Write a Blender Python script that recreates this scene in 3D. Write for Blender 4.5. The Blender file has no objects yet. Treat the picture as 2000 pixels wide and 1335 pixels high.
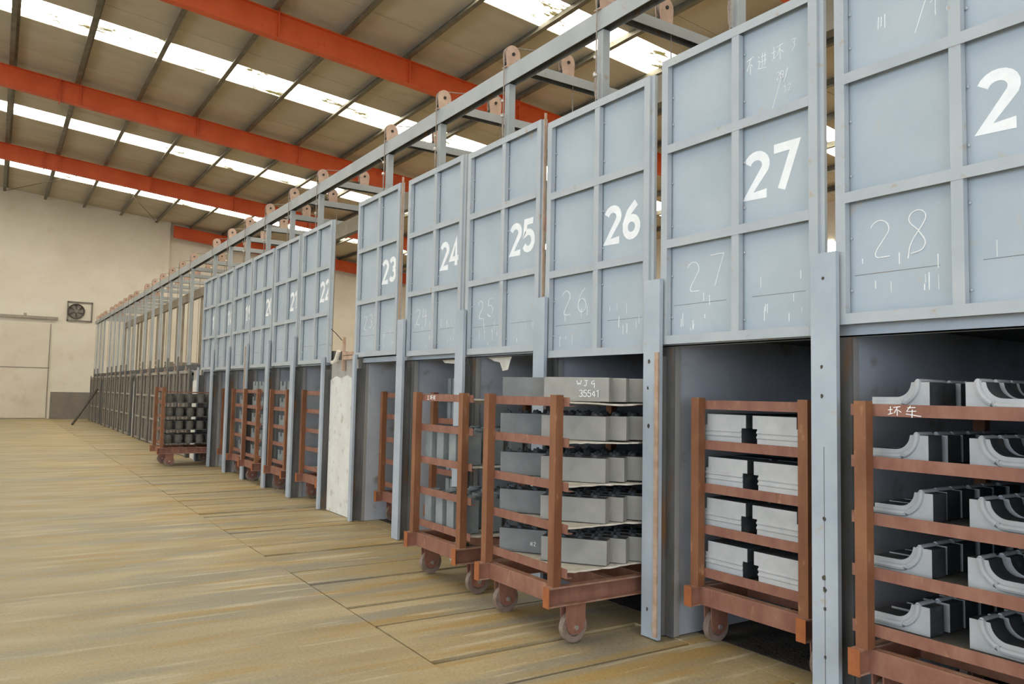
import bpy, math, random
from mathutils import Matrix, Vector
random.seed(7)
S = bpy.context.scene
COL = S.collection
# ---------------------------------------------------------------- camera
def cam_axes(yaw, pitch, roll):
    f = Vector((math.sin(yaw)*math.cos(pitch), math.cos(yaw)*math.cos(pitch), math.sin(pitch)))
    r = Vector((math.cos(yaw), -math.sin(yaw), 0)); u = r.cross(f)
    return r*math.cos(roll)+u*math.sin(roll), -r*math.sin(roll)+u*math.cos(roll), f
cd = bpy.data.cameras.new('camera'); cam = bpy.data.objects.new('camera', cd); COL.objects.link(cam)
r_, u_, f_ = cam_axes(0.580025, 0.0658236, 0.0197385)
M = Matrix((( r_.x, u_.x, -f_.x, 0), (r_.y, u_.y, -f_.y, 0), (r_.z, u_.z, -f_.z, 1.6), (0, 0, 0, 1)))
cam.matrix_world = M
cd.sensor_width = 36.0; cd.lens = 1538.44/2000*36.0; cd.clip_end = 200; cd.clip_start = 0.05
S.camera = cam
# ---------------------------------------------------------------- world, lights, exposure
S.view_settings.view_transform = 'Standard'; S.view_settings.look = 'None'
S.view_settings.gamma = 1.0; S.view_settings.use_curve_mapping = False
S.view_settings.exposure = 0.12
W = bpy.data.worlds.new('sky'); S.world = W; W.use_nodes = True
W.node_tree.nodes['Background'].inputs[0].default_value = (0.75, 0.85, 1.0, 1)
W.node_tree.nodes['Background'].inputs[1].default_value = 1.0
def area(name, loc, rot, sx, sy, power, color):
    l = bpy.data.lights.new(name, 'AREA'); l.shape = 'RECTANGLE'; l.size = sx; l.size_y = sy
    l.energy = power; l.color = color
    o = bpy.data.objects.new(name, l); COL.objects.link(o); o.location = loc; o.rotation_euler = rot
    return o
PI = math.pi
# fill added at an unseen left window band; daylight from the gate behind camera
area('added_fill_left_near', (-11.6, 1.5, 3.6), (0, -PI/2, 0), 4.4, 20, 900, (0.74, 0.87, 1.0))
area('added_fill_left_far', (-11.6, 26, 3.6), (0, -PI/2, 0), 4.4, 26, 120, (1.0, 0.92, 0.78))
area('daylight_open_gate', (-2.0, -8.7, 2.9), (PI/2, 0, 0), 9, 5.4, 420, (0.74, 0.86, 1.0))
SKY_STRENGTH = 12.5
# ---------------------------------------------------------------- materials
def mat(name, c1, c2=None, scale=6, rough=0.7, metal=0.0, bump=0.0, stretch=(1, 1, 1), c3=None, lo=0.35, hi=0.7, fine=None, emit=0, spec=0.3):
    m = bpy.data.materials.new(name); m.use_nodes = True; nt = m.node_tree; N = nt.nodes; L = nt.links
    b = N['Principled BSDF']; b.inputs['Roughness'].default_value = rough; b.inputs['Metallic'].default_value = metal
    b.inputs['Specular IOR Level'].default_value = spec
    if c2 is None: c2 = tuple(x*0.85 for x in c1)
    tc = N.new('ShaderNodeTexCoord'); mp = N.new('ShaderNodeMapping'); mp.inputs['Scale'].default_value = stretch
    geo = N.new('ShaderNodeNewGeometry')
    L.new(geo.outputs['Position'], mp.inputs['Vector'])
    n = N.new('ShaderNodeTexNoise'); n.inputs['Scale'].default_value = scale; n.inputs['Detail'].default_value = 5; n.inputs['Roughness'].default_value = 0.6
    L.new(mp.outputs[0], n.inputs['Vector'])
    cr = N.new('ShaderNodeValToRGB'); cr.color_ramp.elements[0].position = lo; cr.color_ramp.elements[1].position = hi
    cr.color_ramp.elements[0].color = (*c1, 1); cr.color_ramp.elements[1].color = (*c2, 1)
    if c3:
        e = cr.color_ramp.elements.new((lo+hi)/2); e.color = (*c3, 1)
    L.new(n.outputs['Fac'], cr.inputs[0]); out = cr.outputs[0]
    if fine:
        n2 = N.new('ShaderNodeTexNoise'); n2.inputs['Scale'].default_value = fine[0]; n2.inputs['Detail'].default_value = 6
        L.new(mp.outputs[0], n2.inputs['Vector'])
        r2 = N.new('ShaderNodeValToRGB'); r2.color_ramp.elements[0].position = fine[1]; r2.color_ramp.elements[1].position = fine[2]
        L.new(n2.outputs['Fac'], r2.inputs[0])
        mx = N.new('ShaderNodeMix'); mx.data_type = 'RGBA'; L.new(r2.outputs[0], mx.inputs[0]); L.new(out, mx.inputs[6]); mx.inputs[7].default_value = (*fine[3], 1)
        out = mx.outputs[2]
    L.new(out, b.inputs['Base Color'])
    if bump:
        bn = N.new('ShaderNodeBump'); bn.inputs['Strength'].default_value = bump; bn.inputs['Distance'].default_value = 0.01
        n3 = N.new('ShaderNodeTexNoise'); n3.inputs['Scale'].default_value = scale*6; n3.inputs['Detail'].default_value = 4
        L.new(mp.outputs[0], n3.inputs['Vector']); L.new(n3.outputs['Fac'], bn.inputs['Height']); L.new(bn.outputs[0], b.inputs['Normal'])
    if emit:
        L.new(out, b.inputs['Emission Color']); b.inputs['Emission Strength'].default_value = emit
    return m
M_ = {}
M_['door'] = mat('door_sheet_paint', (.40, .465, .52), (.47, .53, .585), 1.6, .55, fine=(9, .66, .78, (.50, .46, .40)), bump=.05)
M_['frame'] = mat('door_frame_paint', (.41, .45, .485), (.48, .51, .53), 3, .5, fine=(14, .64, .74, (.42, .36, .30)))
M_['postl'] = mat('dull_brown_post_iron', (.17, .155, .135), (.24, .225, .20), 3, .7, fine=(9, .6, .75, (.22, .12, .07)))
M_['doorl'] = mat('unpainted_door_iron', (.115, .10, .085), (.17, .15, .13), 2, .7, fine=(7, .6, .75, (.30, .17, .10)))
M_['framel'] = mat('unpainted_frame_iron', (.30, .27, .23), (.36, .33, .28), 3, .65, fine=(9, .6, .75, (.32, .17, .10)))
M_['post'] = mat('post_paint', (.37, .42, .48), (.47, .52, .575), 2.2, .5, fine=(10, .66, .76, (.45, .36, .26)), bump=.05)
M_['jamb'] = mat('sooty_jamb_and_painted_shade', (.10, .10, .095), (.21, .205, .20), 5, .7, stretch=(1, 1, .25), fine=(8, .58, .7, (.22, .12, .06)), bump=.2)  # soot on jambs; inside rails and beams its dark colour stands for shade
M_['jamblight'] = mat('jamb_edge_steel', (.27, .26, .24), (.35, .34, .32), 4, .6, stretch=(1, 1, .3), fine=(9, .6, .72, (.30, .20, .12)))
M_['kiln'] = mat('kiln_wall_sheet', (.40, .42, .47), (.50, .52, .56), 2.2, .65, fine=(5, .62, .76, (.30, .26, .22)), bump=.1)
M_['kilntop'] = mat('kiln_roof_steel', (.09, .09, .095), (.14, .14, .14), 4, .8)
M_['cart'] = mat('cart_red_brown_paint', (.23, .098, .068), (.32, .158, .11), 9, .5, stretch=(1, 1, .5), fine=(16, .62, .76, (.40, .21, .13)), bump=.08)
M_['cartpost'] = mat('cart_post_orange_brown', (.19, .075, .038), (.30, .135, .063), 5, .5, stretch=(1, 1, .4), fine=(20, .64, .76, (.45, .24, .13)), bump=.08)
M_['cartcap'] = mat('cart_orange_rust', (.40, .13, .04), (.30, .10, .04), 12, .6, bump=.1)
M_['cartdust'] = mat('cart_dusty_brown', (.40, .25, .18), (.30, .13, .08), 10, .7)
M_['redbeam'] = mat('beam_red_paint', (.56, .085, .022), (.66, .12, .035), 1.5, .5, fine=(4, .62, .75, (.50, .07, .02)))
M_['purlin'] = mat('purlin_galvanised', (.115, .105, .075), (.20, .185, .14), 3, .5, metal=.3)
M_['roof'] = mat('roof_sheet', (.44, .38, .285), (.52, .455, .355), 1.2, .8, stretch=(.4, 1, 1), fine=(2, .55, .8, (.40, .345, .25)))
M_['wall'] = mat('limewashed_wall', (.66, .61, .52), (.74, .70, .62), .5, .9, fine=(1.5, .6, .85, (.60, .53, .41)))
M_['door2'] = mat('sliding_gate_sheet', (.66, .61, .52), (.60, .54, .44), .8, .8, fine=(2, .55, .8, (.55, .48, .36)))
M_['dado'] = mat('grey_dado_paint', (.19, .17, .15), (.23, .21, .185), 2, .85)
M_['plaster'] = mat('white_plaster', (.66, .65, .62), (.76, .755, .73), 4, .9, fine=(9, .6, .72, (.52, .49, .44)), bump=.25)
M_['concrete'] = mat('bare_concrete', (.36, .34, .31), (.46, .44, .40), 5, .9, bump=.3)
M_['beam'] = mat('overhead_frame_paint', (.36, .385, .39), (.44, .46, .465), 2.5, .5, fine=(10, .66, .78, (.36, .26, .18)))
M_['beamback'] = mat('rear_beam_brown', (.25, .21, .16), (.33, .29, .23), 3, .7)
M_['pulley'] = mat('pulley_pinkish_primer', (.46, .31, .23), (.60, .42, .32), 9, .6)
M_['black'] = mat('black_grease', (.02, .02, .02), (.04, .035, .03), 8, .5)
M_['rope'] = mat('worn_wire_rope', (.26, .21, .17), (.38, .33, .28), 40, .7)
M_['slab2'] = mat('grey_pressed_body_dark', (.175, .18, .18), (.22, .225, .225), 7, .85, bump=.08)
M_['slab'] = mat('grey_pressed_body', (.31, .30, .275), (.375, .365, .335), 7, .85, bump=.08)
M_['slabdark'] = mat('dark_knob_body', (.05, .055, .065), (.09, .095, .10), 9, .8)
M_['mould'] = mat('light_grey_moulding', (.42, .43, .44), (.52, .53, .54), 6, .8, bump=.06)
M_['darkside'] = mat('dark_block_side', (.035, .037, .042), (.075, .078, .085), 5, .75, fine=(7, .6, .75, (.12, .115, .105)))  # darker tone for every face but the pale front
M_['column'] = mat('grey_green_column_body', (.22, .245, .25), (.31, .33, .33), 7, .85)
M_['soot'] = mat('dark_charcoal_body', (.11, .105, .09), (.17, .16, .14), 8, .85)
M_['board'] = mat('white_fibre_board', (.80, .76, .67), (.68, .61, .50), 14, .95, bump=.3)
M_['wheel'] = mat('worn_wheel_steel', (.20, .14, .11), (.32, .25, .205), 14, .5)
M_['paint'] = mat('white_stencil_paint', (.86, .88, .90), (.95, .96, .97), 12, .6)
M_['chalk'] = mat('white_chalk', (.82, .83, .84), (.95, .95, .95), 60, .95)
M_['fan'] = mat('fan_dark_metal', (.05, .045, .035), (.09, .08, .065), 8, .6)
M_['rust'] = mat('rusty_strip', (.42, .27, .18), (.55, .42, .32), 10, .8)
M_['bright'] = mat('bare_metal', (.55, .50, .46), (.65, .60, .55), 20, .35, metal=.7)
# floor
def floor_mat():
    m = bpy.data.materials.new('dusty_concrete_floor'); m.use_nodes = True; nt = m.node_tree; N = nt.nodes; L = nt.links
    b = N['Principled BSDF']; b.inputs['Specular IOR Level'].default_value = .35
    geo = N.new('ShaderNodeNewGeometry')
    def noise(scale, st, det=5):
        mp = N.new('ShaderNodeMapping'); mp.inputs['Scale'].default_value = st; L.new(geo.outputs['Position'], mp.inputs[0])
        n = N.new('ShaderNodeTexNoise'); n.inputs['Scale'].default_value = scale; n.inputs['Detail'].default_value = det; L.new(mp.outputs[0], n.inputs['Vector']); return n
    def ramp(n, a, c, ca, cb):
        r = N.new('ShaderNodeValToRGB'); r.color_ramp.elements[0].position = a; r.color_ramp.elements[1].position = c
        r.color_ramp.elements[0].color = (*ca, 1); r.color_ramp.elements[1].color = (*cb, 1); L.new(n.outputs['Fac'], r.inputs[0]); return r
    def mix(fac, a, bcol):
        x = N.new('ShaderNodeMix'); x.data_type = 'RGBA'; L.new(fac, x.inputs[0]); L.new(a, x.inputs[6])
        if isinstance(bcol, tuple): x.inputs[7].default_value = (*bcol, 1)
        else: L.new(bcol, x.inputs[7])
        return x.outputs[2]
    base = ramp(noise(1.3, (.35, 1.6, 1)), .36, .66, (.36, .275, .145), (.47, .38, .225))
    grey = ramp(noise(1.0, (.35, 2.2, 1), 6), .50, .58, (0, 0, 0), (.85, .85, .85))
    c = mix(grey.outputs[0], base.outputs[0], (.285, .26, .20))
    must = ramp(noise(1.7, (.4, 3.2, 1), 4), .54, .62, (0, 0, 0), (.75, .75, .75))
    c = mix(must.outputs[0], c, (.40, .26, .085))
    pale = ramp(noise(2.4, (.35, 4, 1), 6), .58, .66, (0, 0, 0), (.75, .75, .75))
    c = mix(pale.outputs[0], c, (.56, .49, .345))
    sx = N.new('ShaderNodeSeparateXYZ'); L.new(geo.outputs['Position'], sx.inputs[0])
    wn = noise(.6, (1, .5, 1), 4); ad = N.new('ShaderNodeMath'); ad.operation = 'MULTIPLY_ADD'; L.new(wn.outputs['Fac'], ad.inputs[0]); ad.inputs[1].default_value = 3.0; L.new(sx.outputs['X'], ad.inputs[2])
    mr = N.new('ShaderNodeMapRange'); mr.inputs['From Min'].default_value = 1.2; mr.inputs['From Max'].default_value = 3.6; mr.inputs['To Min'].default_value = .75; mr.inputs['To Max'].default_value = 0; L.new(ad.outputs[0], mr.inputs[0])
    c = mix(mr.outputs[0], c, (.255, .225, .145))
    spk = ramp(noise(60, (1, 1, 1), 3), .30, .70, (.86, .86, .86), (1.1, 1.1, 1.1))
    mu = N.new('ShaderNodeMix'); mu.data_type = 'RGBA'; mu.blend_type = 'MULTIPLY'; mu.inputs[0].default_value = 1; L.new(c, mu.inputs[6]); L.new(spk.outputs[0], mu.inputs[7])
    L.new(mu.outputs[2], b.inputs['Base Color'])
    rr = ramp(noise(2, (.5, 2, 1)), .3, .7, (.45, .45, .45), (.75, .75, .75)); L.new(rr.outputs[0], b.inputs['Roughness'])
    bn = N.new('ShaderNodeBump'); bn.inputs['Strength'].default_value = .25; bn.inputs['Distance'].default_value = .01
    L.new(noise(25, (1, 1, 1)).outputs['Fac'], bn.inputs['Height']); L.new(bn.outputs[0], b.inputs['Normal'])
    return m
M_['floor'] = floor_mat()
M_['pit'] = mat('oily_black_kiln_floor', (.035, .03, .026), (.09, .075, .06), 7, .85, bump=.8)
M_['groove'] = mat('groove_dirt', (.10, .065, .03), (.17, .11, .055), 6, .95)
def sky_mat():
    m = bpy.data.materials.new('translucent_skylight'); m.use_nodes = True; nt = m.node_tree; N = nt.nodes; L = nt.links
    N.remove(N['Principled BSDF']); e = N.new('ShaderNodeEmission'); L.new(e.outputs[0], N['Material Output'].inputs[0])
    geo = N.new('ShaderNodeNewGeometry'); mp = N.new('ShaderNodeMapping'); mp.inputs['Scale'].default_value = (.5, 1.3, 1); L.new(geo.outputs['Position'], mp.inputs[0])
    n = N.new('ShaderNodeTexNoise'); n.inputs['Scale'].default_value = 1.1; n.inputs['Detail'].default_value = 8; n.inputs['Roughness'].default_value = .7; L.new(mp.outputs[0], n.inputs['Vector'])
    r = N.new('ShaderNodeValToRGB'); r.color_ramp.elements[0].position = .385; r.color_ramp.elements[0].color = (.022, .018, .006, 1)
    r.color_ramp.elements[1].position = .50; r.color_ramp.elements[1].color = (1, .95, .80, 1); L.new(n.outputs['Fac'], r.inputs[0])
    L.new(r.outputs[0], e.inputs[0]); e.inputs[1].default_value = SKY_STRENGTH
    return m
M_['sky'] = sky_mat()
# ---------------------------------------------------------------- mesh helpers
class MB:
    def __init__(s): s.v = []; s.f = []; s.mi = []
    def add(s, vs, fs, mi=0):
        o = len(s.v); s.v += [tuple(p) for p in vs]; s.f += [tuple(i+o for i in f) for f in fs]; s.mi += [mi]*len(fs)
    def box(s, a, b, mi=0):
        (x0, y0, z0), (x1, y1, z1) = a, b
        s.add([(x0, y0, z0), (x1, y0, z0), (x1, y1, z0), (x0, y1, z0), (x0, y0, z1), (x1, y0, z1), (x1, y1, z1), (x0, y1, z1)],
              [(0, 3, 2, 1), (4, 5, 6, 7), (0, 1, 5, 4), (1, 2, 6, 5), (2, 3, 7, 6), (3, 0, 4, 7)], mi)
    def prism(s, poly, axis, a, b, mi=0):
        # poly: 2D points (convex or not, triangulated by Blender as ngon); axis 'x': poly=(y,z); 'y': poly=(x,z); 'z': poly=(x,y)
        def P(p, t): return (t, p[0], p[1]) if axis == 'x' else ((p[0], t, p[1]) if axis == 'y' else (p[0], p[1], t))
        n = len(poly); vs = [P(p, a) for p in poly]+[P(p, b) for p in poly]
        s.add(vs, [tuple(range(n-1, -1, -1)), tuple(range(n, 2*n))]+[(i, (i+1) % n, n+(i+1) % n, n+i) for i in range(n)], mi)
    def cyl(s, c, axis, r, a, b, n=20, mi=0, r2=None):
        r2 = r if r2 is None else r2; vs = []
        for t, rr in ((a, r), (b, r2)):
            for i in range(n):
                q = 2*PI*i/n; p = (c[0]+rr*math.cos(q), c[1]+rr*math.sin(q))
                vs.append((t, p[0], p[1]) if axis == 'x' else ((p[0], t, p[1]) if axis == 'y' else (p[0], p[1], t)))
        s.add(vs, [tuple(range(n-1, -1, -1)), tuple(range(n, 2*n))]+[(i, (i+1) % n, n+(i+1) % n, n+i) for i in range(n)], mi)
    def ring(s, c, axis, ro, ri, a, b, n=18, mi=0):
        vs = []
        for t, rr in ((a, ro), (b, ro), (b, ri), (a, ri)):
            for i in range(n):
                q = 2*PI*i/n; p = (c[0]+rr*math.cos(q), c[1]+rr*math.sin(q))
                vs.append((t, p[0], p[1]) if axis == 'x' else ((p[0], t, p[1]) if axis == 'y' else (p[0], p[1], t)))
        fs = []
        for k in range(4):
            k2 = (k+1) % 4
            for i in range(n): fs.append((k*n+i, k*n+(i+1) % n, k2*n+(i+1) % n, k2*n+i))
        s.add(vs, fs, mi)
    def tube(s, pts, r, n=8, mi=0, closed=False):
        pts = [Vector(p) for p in pts]; vs = []; m = len(pts)
        for i, p in enumerate(pts):
            if closed: t = (pts[(i+1) % m]-pts[i-1]).normalized()
            else: t = ((pts[min(i+1, m-1)])-(pts[max(i-1, 0)])).normalized()
            a = Vector((0, 1, 0)) if abs(t.y) < .9 else Vector((1, 0, 0))
            u = t.cross(a).normalized(); w = t.cross(u)
            for k in range(n):
                q = 2*PI*k/n; vs.append(p+u*r*math.cos(q)+w*r*math.sin(q))
        fs = []
        for i in range(m if closed else m-1):
            j = (i+1) % m
            for k in range(n): fs.append((i*n+k, i*n+(k+1) % n, j*n+(k+1) % n, j*n+k))
        if not closed: fs += [tuple(range(n-1, -1, -1)), tuple((m-1)*n+k for k in range(n))]
        s.add(vs, fs, mi)
    def ball(s, c, r, mi=0, n=8):
        vs = [(c[0], c[1], c[2]-r)]; 
        for i in range(1, n//2):
            ph = -PI/2+PI*i/(n//2)
            for k in range(n): vs.append((c[0]+r*math.cos(ph)*math.cos(2*PI*k/n), c[1]+r*math.cos(ph)*math.sin(2*PI*k/n), c[2]+r*math.sin(ph)))
        vs.append((c[0], c[1], c[2]+r)); R = n//2-1; fs = []
        for k in range(n):
            fs.append((0, 1+(k+1) % n, 1+k)); fs.append((len(vs)-1, 1+(R-1)*n+k, 1+(R-1)*n+(k+1) % n))
            for i in range(R-1): fs.append((1+i*n+k, 1+i*n+(k+1) % n, 1+(i+1)*n+(k+1) % n, 1+(i+1)*n+k))
        s.add(vs, fs, mi)
    def mesh(s, name, mats):
        me = bpy.data.meshes.new(name); me.from_pydata(s.v, [], s.f)
        for m in (mats if isinstance(mats, (list, tuple)) else [mats]): me.materials.append(M_[m])
        for p, i in zip(me.polygons, s.mi): p.material_index = i
        me.update(); return me
    def obj(s, name, mats, parent=None, loc=None, bev=0, smooth=False):
        me = s.mesh(name, mats)
        return link(name, me, parent, loc, bev, smooth)
def link(name, me, parent=None, loc=None, bev=0, smooth=False):
    o = bpy.data.objects.new(name, me); COL.objects.link(o)
    if parent: o.parent = parent
    if loc: o.location = loc
    if bev:
        b = o.modifiers.new('bevel', 'BEVEL'); b.width = bev; b.segments = 2; b.limit_method = 'ANGLE'; b.angle_limit = .8
    if smooth:
        for p in me.polygons: p.use_smooth = True
        try:
            e = o.modifiers.new('es', 'EDGE_SPLIT'); e.split_angle = .7
        except Exception: pass
    return o
def tag(o, label=None, cat=None, group=None, kind=None):
    if label: o['label'] = label
    if cat: o['category'] = cat
    if group: o['group'] = group
    if kind: o['kind'] = kind
    return o
def thing(name, label, cat, loc=(0, 0, 0), group=None):
    o = bpy.data.objects.new(name, None); COL.objects.link(o); o.location = loc; o.empty_display_size = .1
    return tag(o, label, cat, group)
def dup(root, loc, label, group=None, skip=()):
    r = root.copy(); COL.objects.link(r); r.location = loc; r['label'] = label
    if group: r['group'] = group
    def rec(src, dst):
        for ch in list(src.children):
            if ch.name.split('.')[0] in skip: continue
            c = ch.copy(); COL.objects.link(c); c.parent = dst; rec(ch, c)
    rec(root, r)
    return r
def struct(o): o['kind'] = 'structure'; return o
ORD = ['first', 'second', 'third', 'fourth', 'fifth', 'sixth', 'seventh', 'eighth', 'ninth', 'tenth', 'eleventh', 'twelfth', 'thirteenth', 'fourteenth', 'fifteenth', 'sixteenth', 'seventeenth', 'eighteenth']
# strokes for painted and chalked writing: u to the right seen from the aisle (-Y), v up
def arc(cx, cy, rx, ry, a0, a1, n=10):
    return [(cx+rx*math.cos(math.radians(a0+(a1-a0)*i/n)), cy+ry*math.sin(math.radians(a0+(a1-a0)*i/n))) for i in range(n+1)]
GL = {
 '0': [arc(.3, .5, .25, .45, 90, 450, 20)],
 '1': [[(.08, .78), (.34, .95), (.34, .03)]],
 '2': [arc(.3, .72, .24, .23, 160, -25, 10)+[(.08, .06), (.56, .06)]],
 '3': [arc(.28, .73, .23, .21, 150, -80, 9), arc(.28, .28, .25, .23, 85, -150, 9)],
 '4': [[(.42, .02), (.42, .95), (.05, .28), (.58, .28)]],
 '5': [[(.52, .94), (.14, .94), (.10, .55)]+arc(.28, .33, .25, .28, 120, -150, 10)],
 '6': [[(.48, .92), (.22, .70), (.08, .40)]+arc(.31, .29, .23, .24, 170, 530, 16)],
 '7': [[(.04, .93), (.55, .93), (.22, .02)]],
 '8': [arc(.3, .72, .20, .21, -90, 270, 14), arc(.3, .27, .24, .24, 90, 450, 14)],
 '9': [arc(.3, .69, .23, .24, 365, 5, 16)+[(.50, .42), (.36, .2), (.15, .04)]],
 'W': [[(0, .9), (.15, .1), (.3, .6), (.45, .1), (.6, .95)]], 'J': [[(.1, .9), (.55, .9)], [(.36, .9), (.34, .15), (.2, .0), (.05, .15)]],
 'G': [[(.5, .85), (.2, .8), (.05, .4), (.3, .3), (.5, .6), (.48, -.3)]], '-': [[(.0, .5), (.5, .5)]], '/': [[(.6, 1.1), (0, -.5)]],
 '4c': [[(.1, .9), (.0, .4), (.5, .45)], [(.4, .8), (.35, -.1)]],
 '8c': [[(.3, .52), (.05, .75), (.12, .95), (.35, 1.0), (.5, .85), (.42, .65), (.1, .25), (.05, -.1)], [(.3, .5), (.48, .25), (.4, .05), (.12, .0)]],
 # handwritten characters traced as strokes
 'bu': [[(0, .85), (.6, 1.0)], [(.38, .95), (.0, .2)], [(.3, .62), (.32, -.05)], [(.38, .55), (.5, .4)]],
 'jin': [[(.05, .85), (.12, .75)], [(.02, .55), (.15, .55), (.08, .1)], [(0, .1), (.7, .0)], [(.25, .75), (.7, .8)], [(.22, .45), (.75, .5)], [(.4, 1.0), (.36, .15)], [(.6, 1.0), (.6, .15)]],
 'pi': [[(0, .6), (.3, .65)], [(.16, .95), (.15, .2)], [(0, .15), (.32, .3)], [(.35, .85), (.8, .95)], [(.62, .9), (.4, .3)], [(.6, .7), (.6, .05)], [(.66, .6), (.85, .4)]],
 'le': [[(.1, .9), (.5, .95), (.25, .6), (.45, .45), (.15, .05)]],
 'che': [[(.1, .85), (.6, .9)], [(.3, 1.05), (.05, .5), (.65, .55)], [(.0, .25), (.95, .05)], [(.4, .7), (.38, -.1)]],
 'gong': [[(.1, .8), (.5, .8)], [(.3, .8), (.3, .1)], [(0, .1), (.6, .12)]], 'chuan': [[(.05, .9), (.0, .1)], [(.25, .85), (.22, .2)], [(.48, .95), (.48, .0)]],
}
def ribbons(mb, glyphs, u0, v0, h, wstroke, X, Y0, gap=.12, rise=0.0, thick=.0015, aspect=1.0, wfade=0):
    """glyph strokes as thin raised paint on the plane x = X facing -X; u0,v0 = lower left seen from the aisle"""
    u = u0
    for gi, g in enumerate(glyphs):
        if g == ' ': u += .4*h*aspect; continue
        for st in GL[g]:
            if wstroke < .02 and len(st) > 3:
                for _ in range(2):
                    st = [st[0]]+[q for a, b in zip(st, st[1:]) for q in ((a[0]*.75+b[0]*.25, a[1]*.75+b[1]*.25), (a[0]*.25+b[0]*.75, a[1]*.25+b[1]*.75))]+[st[-1]]
            P = [(u+p[0]*h*aspect, v0+p[1]*h+rise*gi) for p in st]
            n = len(P); L_, R_ = [], []
            for i in range(n):
                a = P[max(i-1, 0)]; b = P[min(i+1, n-1)]
                d1 = Vector((P[i][0]-a[0], P[i][1]-a[1])); d2 = Vector((b[0]-P[i][0], b[1]-P[i][1]))
                if d1.length < 1e-6: d1 = d2
                if d2.length < 1e-6: d2 = d1
                d1.normalize(); d2.normalize(); n1 = Vector((-d1.y, d1.x)); n2 = Vector((-d2.y, d2.x)); nn = n1+n2
                if nn.length < .3: nn = n1
                nn.normalize(); k = min(1.7, 1/max(.5, nn.dot(n1)))
                w = wstroke/2*k
                L_.append((P[i][0]+nn.x*w, P[i][1]+nn.y*w)); R_.append((P[i][0]-nn.x*w, P[i][1]-nn.y*w))
            for i in range(n-1):
                q = [L_[i], R_[i], R_[i+1], L_[i+1]]; thick += .00004
                vs = [(X-thick, Y0-a, b) for a, b in q]+[(X, Y0-a, b) for a, b in q]
                mb.add(vs, [(0, 1, 2, 3), (7, 6, 5, 4), (0, 4, 5, 1), (1, 5, 6, 2), (2, 6, 7, 3), (3, 7, 4, 0)])
        u += (.6+gap)*h*aspect if g not in ('jin', 'pi', 'che') else (.85+gap)*h*aspect
# ---------------------------------------------------------------- layout numbers
BC = {28: 2.0, 27: 3.335, 26: 4.675, 25: 6.02, 24: 7.355, 23: 8.69}
BC.update({22-k: 11.08+1.32*k for k in range(6)})
GROUPS = [([1.295+1.335*k for k in range(7)]), [10.42+1.32*k for k in range(7)], [19.31+1.38*k for k in range(7)], [28.49+1.32*k for k in range(7)], [37.34+1.33*k for k in range(4)]]
LOW = [20.0+1.38*k for k in range(6)]+[29.15+1.32*k for k in range(6)]+[38.0+1.33*k for k in range(3)]
# ================================================================= SETTING
Ywall = 43.3
mb = MB()
mb.box((-12, -9, -.2), (2.255, 50, 0)); mb.box((3.9, -9, -.2), (24.5, 50, -.004))
# slab strips in front of the kilns, separated by wheel grooves
ys = [-9, -3.2, -.4, .55]
for b in list(BC.values())+LOW:
    ys += [b-.41, b+.41]
ys += [9.36, 10.4, 18.35, 19.3, 27.6, 28.5, 36.4, 37.3, 41.8, 50]
ys = sorted(ys)
for i in range(len(ys)-1):
    a, c = ys[i], ys[i+1]
    if c-a < .05: continue
    dz = random.uniform(-.010, .0); dz2 = min(.002, dz+random.uniform(-.007, .007))
    g = .02
    vs = [(2.27, a+g, -.1), (3.9, a+g, -.1), (3.9, c-g, -.1), (2.27, c-g, -.1), (2.27, a+g, dz), (3.9, a+g, dz), (3.9, c-g, dz2), (2.27, c-g, dz2)]
    mb.add(vs, [(0, 3, 2, 1), (4, 5, 6, 7), (0, 1, 5, 4), (1, 2, 6, 5), (2, 3, 7, 6), (3, 0, 4, 7)])
mb.box((2.2, -9, -.3), (3.95, 50, -.03), 1)
fl = mb.obj('floor', ['floor', 'groove']); struct(fl)
mb = MB(); mb.box((4.12, -9, -.02), (6.6, 42, 0)); fk = mb.obj('floor_kiln', 'pit'); struct(fk)
# roof: sheet, skylights, purlins, rafters
A0, SL = 10.521, .09
def rz(x): return A0-SL*x
RX0, RX1 = -12.2, 25
sky_y = [(-5.0, -3.9), (4.3, 5.4), (12.95, 14.1), (21.35, 22.65), (30.0, 31.2), (37.75, 38.9)]
def strip(mb, y0, y1, off, th, mi=0, x0=RX0, x1=RX1):
    mb.add([(x0, y0, rz(x0)+off), (x1, y0, rz(x1)+off), (x1, y1, rz(x1)+off), (x0, y1, rz(x0)+off),
            (x0, y0, rz(x0)+off+th), (x1, y0, rz(x1)+off+th), (x1, y1, rz(x1)+off+th), (x0, y1, rz(x0)+off+th)],
           [(0, 3, 2, 1), (4, 5, 6, 7), (0, 1, 5, 4), (1, 2, 6, 5), (2, 3, 7, 6), (3, 0, 4, 7)], mi)
mb = MB(); y = -9.2
for a, b in sky_y+[(50.2, 50.2)]:
    yy = y
    while yy < a-.01:
        e = min(a, yy+2.1)
        strip(mb, yy+.008, e-.008, .2, .06); strip(mb, yy-.008, yy+.008, .215, .045)
        yy = e
    y = b
struct(mb.obj('ceiling', 'roof'))
for i, (a, b) in enumerate(sky_y):
    mb = MB(); strip(mb, a, b, .21, .03); o = mb.obj('window_%d' % (i+1), 'sky'); struct(o)
RAFT = [.4, 8.95, 17.45, 25.95, 34.5, 43.0]
names = ['orange-red roof rafter above the camera end of the hall', 'orange-red roof rafter over doors 24 to 28, mostly above the frame', 'nearest whole orange-red rafter, crossing the top of the photo', 'second orange-red rafter, crossing from the left edge to door 23', 'third orange-red rafter from the front, close to the end wall', 'orange-red end rafter set against the far wall right of its corner']
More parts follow.
